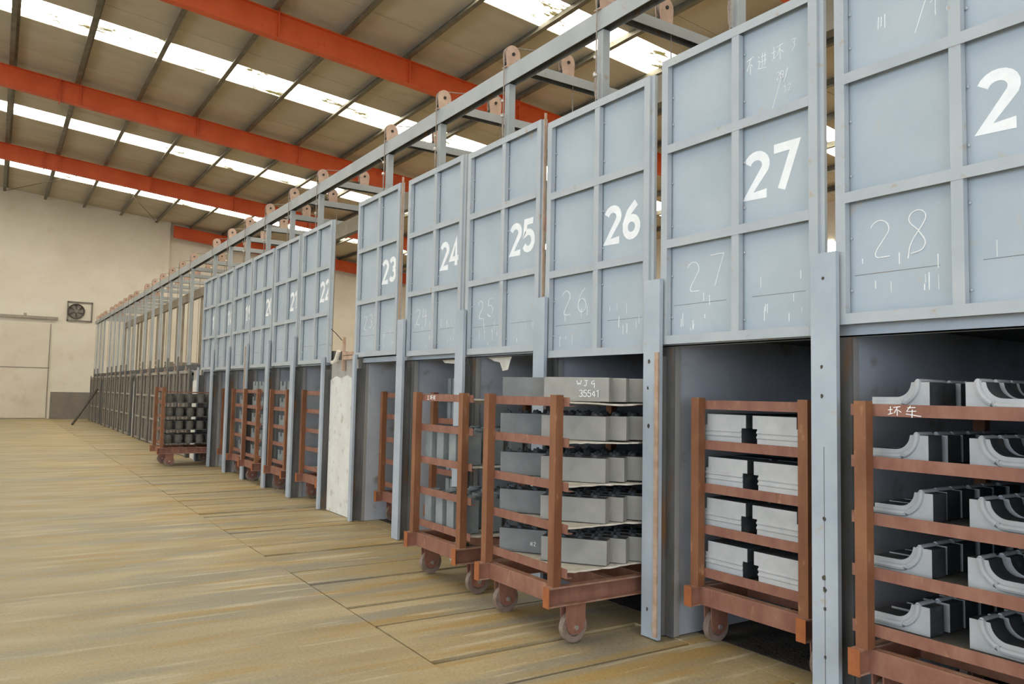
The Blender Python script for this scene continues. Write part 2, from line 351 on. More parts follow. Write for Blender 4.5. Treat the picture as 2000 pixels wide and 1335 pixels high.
for y, lb in zip(RAFT, names):
    t = thing('roof_rafter', lb, 'beam', (0, y, 0), 'red roof rafters')
    mb = MB(); x0 = RX0+.3 if y < 43 else 7.3
    def seg(dy0, dy1, o0, o1, mb=mb, x0=x0):
        mb.add([(x0, dy0, rz(x0)-o1), (RX1-1, dy0, rz(RX1-1)-o1), (RX1-1, dy1, rz(RX1-1)-o1), (x0, dy1, rz(x0)-o1),
                (x0, dy0, rz(x0)-o0), (RX1-1, dy0, rz(RX1-1)-o0), (RX1-1, dy1, rz(RX1-1)-o0), (x0, dy1, rz(x0)-o0)],
               [(0, 3, 2, 1), (4, 5, 6, 7), (0, 1, 5, 4), (1, 2, 6, 5), (2, 3, 7, 6), (3, 0, 4, 7)])
    seg(-.006, .006, .012, .588)
    mb.obj('web', 'redbeam', t)
    mb = MB(); seg(-.11, .11, 0, .014, mb); mb.obj('flange', 'redbeam', t)
    mb = MB(); seg(-.11, .11, .586, .60, mb); mb.obj('flange', 'redbeam', t)
    if y < 43:
        for xs in (1.15, 13.3):
            mb = MB()
            for dx in (-.016, .003): mb.box((xs+dx, -.13, rz(xs)-.68), (xs+dx+.013, .13, rz(xs)+.04))
            mb.obj('splice_plate', 'redbeam', t)
        for k in range(-3, 14, 2):
            x = 1.63*k+.05; mb = MB()
            mb.box((x-.01, -.11, rz(x)-.59), (x+.01, -.006, rz(x)-.01))
            mb.box((x-.01, -.14, rz(x)-.02), (x+.0, -.08, rz(x)+.19))
            mb.obj('stiffener', 'redbeam', t)
k = 0
for i in range(-7, 15):
    x = 1.632*i+.0
    if x < RX0+.5 or x > RX1-.5: continue
    y1 = Ywall-.15 if x < 7.2 else 49.8
    mb = MB(); z = rz(x)
    mb.box((x-.004, -9, z+.004), (x+.004, y1, z+.196)); mb.box((x-.004, -9, z+.19), (x+.075, y1, z+.199)); mb.box((x-.115, -9, z+.002), (x+.004, y1, z+.010)); mb.box((x-.115, -9, z+.01), (x-.108, y1, z+.03))
    o = mb.obj('roof_purlin', 'purlin')
    tag(o, 'dark galvanised Z purlin under the roof, %s from the left of the hall' % ORD[k] if k < 18 else 'dark galvanised purlin near the right eave of the roof %d' % k, 'purlin', 'roof purlins'); k += 1
# walls
mb = MB()
def topquad(mb, x0, x1, y0, y1, z0):
    mb.add([(x0, y0, z0), (x1, y0, z0), (x1, y1, z0), (x0, y1, z0), (x0, y0, rz(x0)+.2), (x1, y0, rz(x1)+.2), (x1, y1, rz(x1)+.2), (x0, y1, rz(x0)+.2)],
           [(0, 3, 2, 1), (4, 5, 6, 7), (0, 1, 5, 4), (1, 2, 6, 5), (2, 3, 7, 6), (3, 0, 4, 7)])
topquad(mb, -12, 7.2, Ywall, Ywall+.24, 0)
struct(mb.obj('wall_far', 'wall'))
mb = MB(); topquad(mb, 7.0, 24.5, Ywall+.24, Ywall+.5, 0); struct(mb.obj('wall_far_right', 'wall'))
mb = MB(); mb.box((2.26, Ywall-.012, 0), (7.2, Ywall+.01, 1.27)); struct(mb.obj('trim_1', 'dado'))
mb = MB(); mb.box((7.2, Ywall+.225, 0), (24, Ywall+.25, 2.9)); struct(mb.obj('trim_2', 'dado'))
mb = MB(); topquad(mb, 24.2, 24.5, -9, 50, 0); struct(mb.obj('wall_right', 'wall'))
mb = MB()
mb.box((-12, -9, 0), (-11.8, 50, 1.35)); mb.box((-12, -9, 5.9), (-11.8, 50, rz(-12)))
for y in range(-9, 50, 6): mb.box((-12, y, 1.35), (-11.8, y+.35, 5.9))
struct(mb.obj('wall_left', 'wall'))
mb = MB()
mb.box((-12, -9.2, 0), (-6.6, -9, 10)); mb.box((2.6, -9.2, 0), (24.5, -9, 8.5)); mb.box((-6.6, -9.2, 5.7), (2.6, -9, 10))
struct(mb.obj('wall_near', 'wall'))
mb = MB(); mb.box((24.15, 16.5, 6.55), (24.2, 17.1, 7.15)); struct(mb.obj('window_7', 'sky'))
# sliding gate in the far wall
mb = MB(); mb.box((-4.5, Ywall-.07, .04), (2.13, Ywall-.02, 4.48)); g = mb.obj('door_1', 'door2'); struct(g)
mb = MB()
for z in (2.38,): mb.box((-4.5, Ywall-.085, z), (2.16, Ywall-.07, z+.03))
mb.box((2.1, Ywall-.085, .04), (2.13, Ywall-.07, 4.48)); mb.obj('gate_seam', 'dado', g)
mb = MB(); mb.box((-5, Ywall-.14, 4.70), (2.4, Ywall-.03, 4.82)); mb.box((1.0, Ywall-.16, 4.82), (1.12, Ywall-.04, 4.93)); struct(mb.obj('trim_3', 'framel'))
# extractor fan
t = thing('extractor_fan', 'dark round extractor fan in a square steel frame high on the far wall', 'fan', (3.30, Ywall, 5.16))
mb = MB(); w = .54
for a, b in (((-w, -.08, .42), (w, 0, .48)), ((-w, -.08, -.48), (w, 0, -.42)), ((-w, -.08, -.48), (-w+.05, 0, .48)), ((w-.05, -.08, -.48), (w, 0, .48))): mb.box(a, b)
mb.obj('frame', 'dado', t)
mb = MB(); mb.box((-w+.05, -.02, -.42), (w-.05, -.005, .42)); mb.obj('back_panel', 'wall', t)
mb = MB(); mb.ring((-.16, 0), 'y', .37, .33, -.14, -.02, 24); mb.obj('housing', 'fan', t)
mb = MB(); mb.cyl((-.16, 0), 'y', .08, -.13, -.02, 12)
mb.cyl((-.16, 0), 'y', .33, -.03, -.02, 24)
for k in range(6):
    a = k*PI/3; d = Vector((math.cos(a), math.sin(a))); p = Vector((-d.y, d.x))
    q = [d*.07+p*.03, d*.31+p*.11, d*.31-p*.07, d*.07-p*.04]
    mb.add([(-.16+v.x, -.10+.02*(j in (0, 1)), v.y) for j, v in enumerate(q)]+[(-.16+v.x, -.095+.02*(j in (0, 1)), v.y) for j, v in enumerate(q)], [(0, 1, 2, 3), (7, 6, 5, 4), (0, 4, 5, 1), (1, 5, 6, 2), (2, 6, 7, 3), (3, 7, 4, 0)])
mb.obj('impeller', 'dado', t)
# thin roof brace rods near the far wall
for i, (x0, x1) in enumerate(((-.1, 3.2), (3.5, 6.5), (-3.4, -.4))):
    mb = MB(); mb.tube([(x0, 42.9 if i != 1 else 35, rz(x0)-.05), (x1, 35 if i != 1 else 42.9, rz(x1)-.05)], .014, 6)
    tag(mb.obj('brace_rod', 'purlin'), ['thin roof brace rod left of the far wall peak', 'thin roof brace rod nearest the corner of the far wall', 'thin roof brace rod at the far left edge'][i], 'rod')
# leaning pole by the last lowered doors
mb = MB(); mb.tube([(2.72, 36.3, .03), (3.68, 37.6, 1.45)], .045, 8); tag(mb.obj('leaning_pole', 'fan'), 'dark pole leaning against the far end of the lowered doors', 'pole')

# ================================================================= KILN BLOCK
XF = 3.78
PART = {}
def partition(y, w, label):
    mb = MB(); mb.box((3.93, y-w/2, 0), (6.6, y+w/2, 2.02)); o = mb.obj('partition_wall', 'kiln')
    return tag(o, label, 'wall', 'kiln partition walls')
gi = 0
gname = ['doors 23 to 28', 'doors 17 to 22', 'the nearest lowered doors', 'the middle lowered doors', 'the last lowered doors']
allb = []
for G in range(5): allb += [(y, G, k) for k, y in enumerate(GROUPS[G])]
def bname(G, k):
    if G == 0: return 'at the right of door 28' if k == 0 else ('at the left of door 23 beside the white pier' if k == 6 else 'between doors %d and %d' % (29-k, 28-k))
    if G == 1: return 'at the right of door 22 beside the white pier' if k == 0 else ('at the left of door 17 beside the far pier' if k == 6 else 'between doors %d and %d' % (23-k, 22-k))
    n = sum(len(g)-1 for g in GROUPS[2:G])+k
    if k == 0: return 'before the %s lowered door' % ORD[n]
    return 'beyond the %s lowered door' % ORD[n-1]
def make_post(wl, wr, h=2.40, pm='post'):
    """guide post: front plate, web, rear jamb; origin at its floor centre, wl/wr = reach to +Y/-Y"""
    mb = MB(); mb.box((3.735, -wr, 0), (3.765, wl, h))
    for z in (.25, .62, .72, 1.05, 1.42, 1.9, 2.25): pass
    p1 = mb.mesh('front_plate', pm)
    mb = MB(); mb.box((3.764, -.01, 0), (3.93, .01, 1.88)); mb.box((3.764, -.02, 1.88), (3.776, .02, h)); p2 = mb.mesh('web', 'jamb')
    mb = MB(); mb.box((3.885, -wr, 0), (3.9, wl, 2.0)); mb.box((3.9, wl-.02, 0), (3.935, wl, 2.0)); mb.box((3.9, -wr, 0), (3.935, -wr+.02, 2.0)); p3 = mb.mesh('rear_jamb', 'jamblight')
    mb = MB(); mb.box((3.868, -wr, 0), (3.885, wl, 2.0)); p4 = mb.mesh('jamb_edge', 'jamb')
    return [('front_plate', p1), ('web', p2), ('rear_jamb', p3), ('jamb_edge', p4)]
PM = {'mid': make_post(.078, .078), 'L': make_post(.05, .03, 2.05), 'R': make_post(.03, .05, 2.05)}
PF = {'mid': make_post(.05, .05, 2.35, 'postl'), 'L': make_post(.05, .03, 2.05, 'postl'), 'R': make_post(.03, .05, 2.05, 'postl')}
for y, G, k in allb:
    last = len(GROUPS[G])-1
    kind = 'mid'
    if G in (0, 1) and False: pass
    t = thing('guide_post', 'blue-grey steel guide post ' + bname(G, k), 'post', (0, y, 0), 'door guide posts')
    for nm, me in (PM if G < 2 else PF)['L' if k == 0 and G > 0 else ('R' if k == last else 'mid')]: link(nm, me, t)
    if G == 0 and k in (1, 2):   # welded bolt holes down the two nearest posts
        for z, yo in ((2.26, .0), (1.78, .012), (1.62, .01), (.97, 0), (.66, .005), (.60, .0), (.50, .0), (.25, 0)) if k == 1 else ((1.84, .02), (1.66, .03), (1.40, .02), (.18, .02)):
            mb = MB(); r = random.uniform(.007, .011); mb.prism([(yo+r*random.uniform(.7, 1.3)*math.cos(a*PI/4), z+1.5*r*random.uniform(.7, 1.2)*math.sin(a*PI/4)) for a in range(8)], 'x', 3.7325, 3.735)
            mb.obj('burnt_hole', 'fan', t)
        if k == 1:
            mb = MB(); mb.box((3.7335, -.0015, 0), (3.735, .0015, 1.35)); mb.obj('weld_seam', 'jamb', t)
    partition(y, .12, 'blue-grey sheet steel kiln partition ' + bname(G, k))
# rusty angle strips fixed on three posts
for y, z0, z1, lb in ((3.965-.062, 0.02, 1.9, 'pinkish rusted strip on the post between doors 26 and 27'), (GROUPS[1][3]+.0, 1.35, 2.35, 'orange rusted strip on the post between doors 19 and 20'),):
    mb = MB(); mb.box((3.722, y-.018, z0), (3.735, y+.018, z1)); tag(mb.obj('rusty_strip', 'rust'), lb, 'strip')
for G in range(5):
    y0, y1 = GROUPS[G][0]-.06, GROUPS[G][-1]+.06
    mb = MB(); mb.box((3.87, y0, 2.02), (6.7, y1, 2.14)); tag(mb.obj('kiln_roof_slab', 'kilntop'), 'dark kiln roof slab over ' + gname[G], 'roof slab')
    mb = MB(); mb.box((6.6, y0, 0), (6.7, y1, 2.02)); tag(mb.obj('kiln_back_wall', 'kiln'), 'blue-grey back wall of the kiln bays behind ' + gname[G], 'wall')
    mb = MB(); mb.box((3.862, y0+.06, 1.945), (3.868, y1-.06, 2.02)); mb.box((3.862, y0+.06, 1.945), (3.93, y1-.06, 1.952)); mb.box((3.862, y0+.06, 2.012), (3.93, y1-.06, 2.02))
    tag(mb.obj('kiln_lintel', 'post'), 'grey steel lintel angle over the openings of ' + gname[G], 'lintel')
# piers between the kiln groups
for i in range(4):
    a, b = GROUPS[i][-1]+.09, GROUPS[i+1][0]-.09
    t = thing('pier', ['wide white plastered pier between doors 22 and 23', 'white plastered pier behind the cart left of door 17', 'white plastered pier in the middle of the lowered doors', 'white plastered pier before the last lowered doors'][i], 'pier', (0, (a+b)/2, 0), 'white piers')
    h = (b-a)/2; mb = MB(); mb.box((3.84, -h, 0), (6.6, h, 2.0)); mb.obj('pier_body', 'concrete', t)
    mb = MB(); mb.prism([(-h+.01, .0), (h-.01, 0), (h-.01, 1.74), (h*.55, 1.79), (h*.2, 1.76), (-h*.3, 1.80), (-h*.7, 1.75), (-h+.01, 1.77)], 'x', 3.825, 3.845); mb.obj('plaster_coat', 'plaster', t)
# bracket, wire and pipe on the near pier
t = thing('rusty_bracket', 'rusty channel bracket with a bent wire on top of the white pier', 'bracket', (3.79, 9.84, 2.0))
mb = MB(); mb.box((0, -.04, -.14), (.033, .0, .30)); mb.box((0, -.42, .0), (.033, -.04, .05)); mb.box((0.0, -.42, .06), (.02, -.04, .1)); mb.obj('bracket_arm', 'rust', t)
mb = MB(); mb.tube([(0, .02, .26), (-.02, .20, .36), (-.03, .34, .42)], .006, 6); mb.obj('wire', 'black', t)
mb = MB(); mb.tube([(-.02, .28, -.03), (-.02, .16, .0), (-.02, .07, .12)], .03, 8); mb.obj('bent_tube', 'board', t)
# ================================================================= DOORS
DW, DH = 1.235, 1.975
def door_meshes(dm, fm):
    out = []
    w = DW/2; b = .058
    mb = MB(); mb.box((.052, -w+.01, .01), (.056, w-.01, DH-.01)); out.append(('door_sheet', mb.mesh('door_sheet', dm)))
    mb = MB(); mb.box((0, w-b, 0), (.042, w, DH)); out.append(('stile', mb.mesh('stile', fm)))
    mb = MB(); mb.box((0, -w, 0), (.052, -w+b, DH)); mb.box((.02, -w-.03, 0), (.045, -w, DH)); out.append(('stile', mb.mesh('stile_r', fm)))
    mb = MB(); mb.box((0.002, -b*.5-.03, b), (.042, b*.5-.03, DH-b)); out.append(('mullion', mb.mesh('mullion', fm)))
    for k, z in enumerate((0, DH*.336-.01, DH*.668-.01, DH-b)):
        mb = MB(); mb.box((-.001, -w+b, z), (.004, w-b, z+b)); mb.box((.004, -w+b, z+b-.005), (.0515, w-b, z+b), 1); out.append(('rail', mb.mesh('rail', [fm, 'jamb'])))  # inner flange coloured dark to paint in the shade under the rail
    mb = MB()
    for zz in (.15, .5, .8, 1.15, 1.5, 1.75):
        for yy in (w-b-.008, -b*.5-.03-.008): mb.ball((.047, yy, zz+random.uniform(-.05, .05)), .009, 0, 6)
    mb.box((.0515, -w+b+.06, .262), (.0525, -.12, .265), 1); mb.box((.0515, .08, .262), (.0525, w-b-.02, .265), 1)
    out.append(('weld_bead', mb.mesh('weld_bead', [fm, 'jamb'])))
    return out
DR = door_meshes('door', 'frame'); DL = door_meshes('doorl', 'framel')
DOORZ = {28: 2.005, 27: 1.955, 26: 1.90, 25: 1.965, 24: 1.99, 23: 2.02, 22: 1.975, 21: 1.975, 20: 1.97, 19: 1.975, 18: 1.97, 17: 1.99}
DOORY = {28: 1.965, 27: 3.31, 26: 4.665, 25: 6.0, 24: 7.33, 23: 8.79, 22: 10.97, 21: 12.33, 20: 13.66, 19: 14.98, 18: 16.31, 17: 17.63}
for n in range(28, 16, -1):
    y, z = DOORY[n], DOORZ[n]
    extra = {28: 'with thin chalked 28 below the painting', 27: 'with chalked characters in its upper right panel', 22: 'at the edge of the white pier'}.get(n, 'on the lifting gear')
    t = thing('lift_door', 'raised grey steel door painted with the white number %d, %s' % (n, extra), 'door', (XF, y, z), 'raised kiln doors')
    for nm, me in DR: link(nm, me, t)
    mb = MB(); wobble = random.uniform(-.02, .02)
    u = {28: .08, 27: .035, 26: .05, 25: .06, 24: .06, 23: .04}.get(n, .07)
    ribbons(mb, str(n), u, .86+wobble, .275, .056, .0518, -.03, gap=.10, rise=.012, aspect=1.08)
    mb.obj('painted_number', 'paint', t)
    if n >= 23:
        mb = MB()
        s = {28: ['2', '8c'], 27: ['2', '7'], 26: ['2', '6'], 25: ['2', '5'], 24: ['2', '4c'], 23: ['2', '3']}[n]
        ribbons(mb, s, -.43 if n != 27 else -.40, .33, .22 if n > 25 else .19, .0045, .0518, .03, gap=.35, rise=.03 if n == 27 else .01)
        if n == 27:
            ribbons(mb, ['bu', 'jin'], .05, 1.66, .10, .0035, .0518, -.03, gap=.35, rise=.0, aspect=.9)
            ribbons(mb, ['pi'], .24, 1.67, .10, .0035, .0518, -.03); ribbons(mb, ['le'], .375, 1.69, .08, .0035, .0518, -.03)
            ribbons(mb, ['2', '8', '/'], .27, 1.55, .05, .003, .0518, -.03, gap=.0)
            ribbons(mb, ['/'], .245, 1.44, .10, .003, .0518, -.03); ribbons(mb, ['1', '2'], .32, 1.46, .045, .003, .0518, -.03)
        if n == 28:
            ribbons(mb, ['/', '1', '2'], -.16, 1.52, .10, .004, .0518, .03); ribbons(mb, ['chuan'], -.36, 1.56, .08, .004, .0518, .03)
        for q in range(16):
            yy = random.choice([random.uniform(.05, .5), random.uniform(-.5, -.12)]); zz = random.uniform(.08, .34); l = random.uniform(.02, .09)
            mb.box((.0505, yy, zz), (.0518, yy+random.uniform(.002, .005), zz+l))
        mb.obj('chalk_marks', 'chalk', t)
for i, yc in enumerate(LOW):
    t = thing('lift_door', 'lowered dull iron kiln door, %s counted from door 17' % ORD[i], 'door', (XF, yc, .015), 'lowered kiln doors')
    for nm, me in DL: link(nm, me, t)
# rusty edge strips on doors 23/24 and 25
for y, z0, z1, lb in ((DOORY[23]-.67, 2.25, 4.05, 'tan rusty edge strip down the right of door 23'), (DOORY[25]-.67, 2.4, 3.98, 'pinkish rusty edge strip down the right of door 25')):
    mb = MB(); mb.box((3.778, y-.004, z0), (3.80, y+.004, z1)); tag(mb.obj('edge_strip', 'rust'), lb, 'strip')
# ================================================================= OVERHEAD FRAME
def uchan(a, b, ax):  # dark inner lining puts the underside shade into the colour
    mb = MB(); (x0, y0, z0), (x1, y1, z1) = a, b; t = .006
    mb.box((x0, y0, z1-t), (x1, y1, z1), 0)
    if ax == 'y':
        mb.box((x0, y0, z0), (x0+t, y1, z1-t), 0); mb.box((x1-t, y0, z0), (x1, y1, z1-t), 0); mb.box((x0+t, y0, z1-2*t), (x1-t, y1, z1-t), 1); mb.box((x1-2*t, y0, z0), (x1-t, y1, z1-t), 1)
    else:
        mb.box((x0, y0, z0), (x1, y0+t, z1-t), 0); mb.box((x0, y1-t, z0), (x1, y1, z1-t), 0); mb.box((x0, y0+t, z1-2*t), (x1, y1-t, z1-t), 1); mb.box((x0, y1-2*t, z0), (x1, y1-t, z1-t), 1)
    return mb
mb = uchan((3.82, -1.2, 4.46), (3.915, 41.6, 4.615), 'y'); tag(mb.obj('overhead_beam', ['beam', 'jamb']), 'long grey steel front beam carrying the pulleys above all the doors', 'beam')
mb = MB(); mb.box((5.05, -1.2, 4.34), (5.15, 41.6, 4.60)); tag(mb.obj('rear_beam', 'beamback'), 'brown rear beam behind the pulleys at the same height as the front beam', 'beam')
bays = [(BC[n], 'above door %d' % n, n) for n in range(28, 16, -1)]+[(y, 'above the %s lowered door' % ORD[i], None) for i, y in enumerate(LOW)]
bays_all = [(.66, 'above the bay right of door 28', None)]+bays
mb = MB(); mb.box((3.835, -.035, 2.14), (3.905, .035, 4.46)); UPM = mb.mesh('upright', 'beam')
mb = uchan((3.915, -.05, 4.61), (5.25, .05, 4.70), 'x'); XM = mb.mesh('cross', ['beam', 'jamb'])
mb = MB(); mb.box((5.065, -.03, 2.14), (5.135, .03, 4.34)); RPM = mb.mesh('rearpost', 'beamback')
def pulley_meshes():
    out = []
    for s in (-1, 1):
        mb = MB(); pr = [(-.068, 0), (.068, 0), (.075, .08)]+arc(0, .13, .078, .085, -5, 185, 12)+[(-.075, .08)]
        mb.prism(pr, 'y', s*.026-.003, s*.026+.003); out.append(('cheek_plate', mb.mesh('cheek', 'pulley')))
    mb = MB(); mb.cyl((0, .13), 'y', .074, -.022, .022, 20); mb.ring((0, .13), 'y', .082, .07, .012, .022, 20); mb.ring((0, .13), 'y', .082, .07, -.022, -.012, 20); out.append(('sheave', mb.mesh('sheave', 'wheel')))
    mb = MB(); mb.cyl((0, .13), 'y', .016, -.04, .04, 10); out.append(('axle', mb.mesh('axle', 'black')))
    mb = MB(); mb.box((-.08, -.035, -.004), (.08, .035, .006)); mb.box((-.075, -.02, .006), (-.045, .02, .045), 1); out.append(('foot', mb.mesh('foot', ['pulley', 'black'])))
    return out
PL = pulley_meshes()
def prot(name, parts, label, cat, loc, group):
    t = thing(name, label, cat, loc, group)
    for nm, me in parts: link(nm, me, t)
    return t
for i, (y, wh, n) in enumerate(bays_all):
    if i:
        o = link('upright_post', UPM, loc=(0, y, 0)); tag(o, 'slim grey upright post rising %s' % wh.replace('above', 'behind'), 'post', 'upright posts')
    o = link('cross_beam', XM, loc=(0, y, 0)); tag(o, 'short grey cross beam running back %s' % wh, 'beam', 'short cross beams')
    prot('rope_pulley', PL, 'pinkish rope pulley on the front beam ' + wh, 'pulley', (3.878, y, 4.619), 'front beam pulleys')
    prot('rope_pulley', PL, 'pinkish rope pulley on the cross beam ' + wh, 'pulley', (4.52, y, 4.704), 'cross beam pulleys')
    # rope
    zt = (DOORZ[n]+DH) if n else (DH+.015 if i else 3.9)
    yo = .0
    R = .08; pts = [(3.797, 0, zt+.01), (3.797, 0, 4.74)]+[(3.878+R*math.cos(a), 0, 4.749+R*math.sin(a)) for a in [PI-.5, PI-1.0, PI-1.4]]+[(3.90, 0, 4.829)]
    pts += [(4.50, 0, 4.914)]+[(4.52+R*math.cos(a), 0, 4.834+R*math.sin(a)) for a in (1.3, .8, .3)]+[(4.60, 0, 4.70), (4.60, 0, 2.16)]
    t = thing('hoist_rope', 'thin wire hoist rope over the pulleys ' + wh, 'rope', (0, y, 0), 'hoist ropes')
    mb = MB(); mb.tube(pts, .006, 6); mb.obj('rope_run', 'rope', t)
    mb = MB(); mb.tube([(3.797+.012*math.cos(a), .0+.01*math.sin(a), zt+.02+.0*a) for a in (0,)]+[(3.80, .012, zt+.06), (3.797, .014, zt+.16), (3.797, .004, zt+.22)], .006, 6)
    mb.tube([(3.797, -.008, zt+.02), (3.79, -.014, zt+.10), (3.795, -.01, zt+.2)], .005, 6); mb.obj('rope_loop', 'rope', t)
    mb = MB(); mb.ball((3.79, 0, zt+.22), .022, 0, 8); mb.ball((3.79, .004, zt+.36), .016, 0, 8); mb.obj('rope_clamp', 'bright', t)
    if i % 2 == 0 and n:
        mb = MB(); mb.tube([(3.79, 0, zt+.36), (3.77, .06, zt+.42), (3.79, .12, zt+.43)], .005, 5); mb.obj('rope_tail', 'rope', t)
    if not n and i:   # rusty hook hardware on the lowered doors
        mb = MB(); mb.box((3.79, -.06, DH), (3.83, .06, DH+.05)); mb.box((3.80, -.02, DH+.05), (3.82, .03, DH+.13)); mb.obj('lifting_hook', 'rust', t)
for y, G, k in allb:
    if G < 2: continue
    o = link('rear_post', RPM, loc=(0, y, 0)); tag(o, 'brown rear frame post ' + bname(G, k), 'post', 'rear frame posts')
# ================================================================= CARTS
CW, CL = .92, 1.32
RUNGS = (.433, .712, .980, 1.262, 1.525)
BT = [z+.034 for z in RUNGS]    # board top heights
def cart_meshes():
    w = CW/2; out = []
    # origin: front (aisle side) edge of the base, centre in Y, floor
    for s in (1, -1):
        a, b = (w-.06, w) if s > 0 else (-w, -w+.06)
        web = (w-.055, w-.045) if s > 0 else (-w+.045, -w+.055)
        mb = MB(); mb.box((.006, a, .365), (CL, b, .375), 1); mb.box((.006, a, .25), (CL, b, .26), 1); mb.box((.006, web[0], .26), (CL, web[1], .365), 0)
        out.append(('side_channel', mb.mesh('side_channel', ['cart', 'cartdust'])))
        mb = MB(); mb.box((0, a-.002, .248), (.006, b+.002, .377)); out.append(('end_cap', mb.mesh('end_cap', 'cartcap')))
        mb = MB(); mb.box((CL, a-.002, .248), (CL+.006, b+.002, .377)); out.append(('end_cap', mb.mesh('end_cap', 'cartcap')))
    for x in (.09, CL-.10, .55, .85):
        mb = MB(); mb.box((x, -w+.055, .255), (x+.01, w-.055, .372)); mb.box((x, -w+.055, .362), (x+.05, w-.055, .372), 1)
        out.append(('cross_channel', mb.mesh('cross_channel', ['cart', 'cartdust'])))
    for x in (.045, CL-.10):
        for a in (w-.078, -w+.012):
            mb = MB(); mb.box((x, a, .375), (x+.06, a+.066, 1.60)); out.append(('corner_post', mb.mesh('corner_post', 'cartpost')))
    for z in RUNGS:
        mb = MB(); mb.box((.107, -w-.045, z), (.112, w+.045, z+.06)); mb.box((.112, -w-.045, z), (.15, w+.045, z+.005)); out.append(('shelf_angle', mb.mesh('shelf_angle', 'cart')))
        mb = MB(); x = CL-.102; mb.box((x-.005, -w-.045, z), (x, w+.045, z+.06)); mb.box((x-.05, -w-.045, z), (x-.005, w+.045, z+.005)); out.append(('shelf_angle', mb.mesh('shelf_angle', 'cart')))
    wh = []
    for x in (.24, CL-.24):
        for s in (1, -1):
            yc = s*(w-.055)
            fk = MB()
            for q in (-.034, .026):
                fk.prism([(x-.08, .25), (x-.075, .13)]+arc(x, .10, .066, .05, 190, 350, 8)+[(x+.075, .13), (x+.08, .25)], 'y', yc+q, yc+q+.008)
            fk.box((x-.08, yc-.036, .243), (x+.08, yc+.036, .25)); 
            hb = MB(); hb.cyl((x, .098), 'y', .016, yc-.045, yc+.045, 10)
            wm = MB(); wm.ring((x, .098), 'y', .098, .06, yc-.022, yc+.022, 28); wm.cyl((x, .098), 'y', .062, yc-.012, yc+.012, 20)
            wh.append((wm.mesh('wheel', 'wheel'), fk.mesh('fork', 'cart'), hb.mesh('hub', 'bright')))
    return out, wh
CM, WM = cart_meshes()
def cart(f, yc, label):
    t = thing('drying_cart', label, 'cart', (f, yc, 0), 'red-brown shelf carts')
    for nm, me in CM:
        o = link(nm, me, t)
        if nm in ('corner_post', 'end_cap'): pass
    for wm, fk, hb in WM:
        o = link('caster', wm, t); link('fork', fk, o); link('hub', hb, o)
    return t
SH = ['lowest', 'second', 'middle', 'fourth', 'top']
def board(f, yc, lv, where, dx=0, sag=.012, side=0.0, m='board', word='white'):
    """thin wavy fibre board resting on the shelf angles"""
    n = 22; x0, x1 = f+.12+dx, f+CL-.12; w = CW/2-.02; z = BT[lv]; mb = MB(); vs = []
    for i in range(n+1):
        t = i/n; x = x0+(x1-x0)*t
        e = random.uniform(-.008, .012)
        zz = z-.002-sag*math.sin(PI*t)*(.6+.4*math.sin(9*t+lv))
        for (yy, dz) in ((-w-e, 0), (w+e*.5, 0), (w+e*.5, -.011), (-w-e, -.011+random.uniform(-.003, .002))): vs.append((x, yy, zz+dz))
    fs = [(3, 2, 1, 0), (4*n, 4*n+1, 4*n+2, 4*n+3)]
    for i in range(n):
        for k in range(4): fs.append((4*i+k, 4*i+(k+1) % 4, 4*i+4+(k+1) % 4, 4*i+4+k))
    mb.add(vs, fs); o = mb.obj('shelf_board', m, loc=(0, yc, 0))
    return tag(o, 'thin '+word+' fibre board on the %s shelf of %s' % (SH[lv], where), 'board', 'shelf boards')
# ---- carts
def f_label(n, extra): return 'red-brown steel shelf cart %s' % extra
carts = {
 28: (3.62, 1.96, 'loaded with curved grey mouldings, under door 28'),
 27: (3.84, 3.29, 'with grooved grey blocks standing inside bay 27'),
 26: (3.00, 4.56, 'stacked with grey slabs, pulled furthest out from bay 26'),
 25: (3.09, 5.93, 'with tall grey columns, pulled out of bay 25'),
 24: (4.01, 7.36, 'deep inside bay 24 behind the pulled-out cart with columns'),
 23: (3.99, 8.67, 'almost empty inside bay 23 just right of the white pier'),
 22: (3.79, 11.10, 'almost empty inside bay 22 just left of the white pier'),
 21: (3.70, 12.42, 'in the mouth of bay 21'),
 20: (3.62, 13.72, 'with dark blocks in the mouth of bay 20'),
 19: (3.75, 15.06, 'in the mouth of bay 19'),
 18: (3.88, 16.38, 'inside bay 18 half hidden by a guide post'),
 17: (2.82, 17.72, 'with rows of dark round blocks, pulled far out of bay 17'),
}
CT = {}
for n, (f, y, lb) in carts.items(): CT[n] = cart(f, y, f_label(n, lb))
# chalk on carts
w = CW/2
mb = MB(); ribbons(mb, ['pi', 'che'], .16, 1.528, .05, .004, .1068, w, gap=.3, aspect=1.6); mb.obj('chalk_marks', 'chalk', CT[28])
mb = MB(); ribbons(mb, ['gong', 'pi', 'chuan'], .17, 1.533, .045, .005, .1068, w, gap=.35, aspect=1.2); mb.obj('chalk_marks', 'chalk', CT[25])
# block builders ----------------------------------------------------
def slab_mesh(lx, wy, h, m='slab'):
    mb = MB(); mb.box((0, -wy, 0), (lx, 0, h), 0); mb.mi[1] = 1
    me = mb.mesh('slab', [m, 'slabdark'])
    kb = MB()
    for yy in (-wy*.82, -wy*.58, -wy*.32, -wy*.12):
        kb.cyl((lx*.35, yy), 'z', .022, h, h+.018, 10, r2=.012); kb.cyl((lx*.75, yy+.03), 'z', .018, h, h+.026, 10, r2=.008)
    return me, kb.mesh('knob', 'slabdark')
SL1 = slab_mesh(.11, .46, .165); SL2 = slab_mesh(.11, .46, .165, 'slab2')
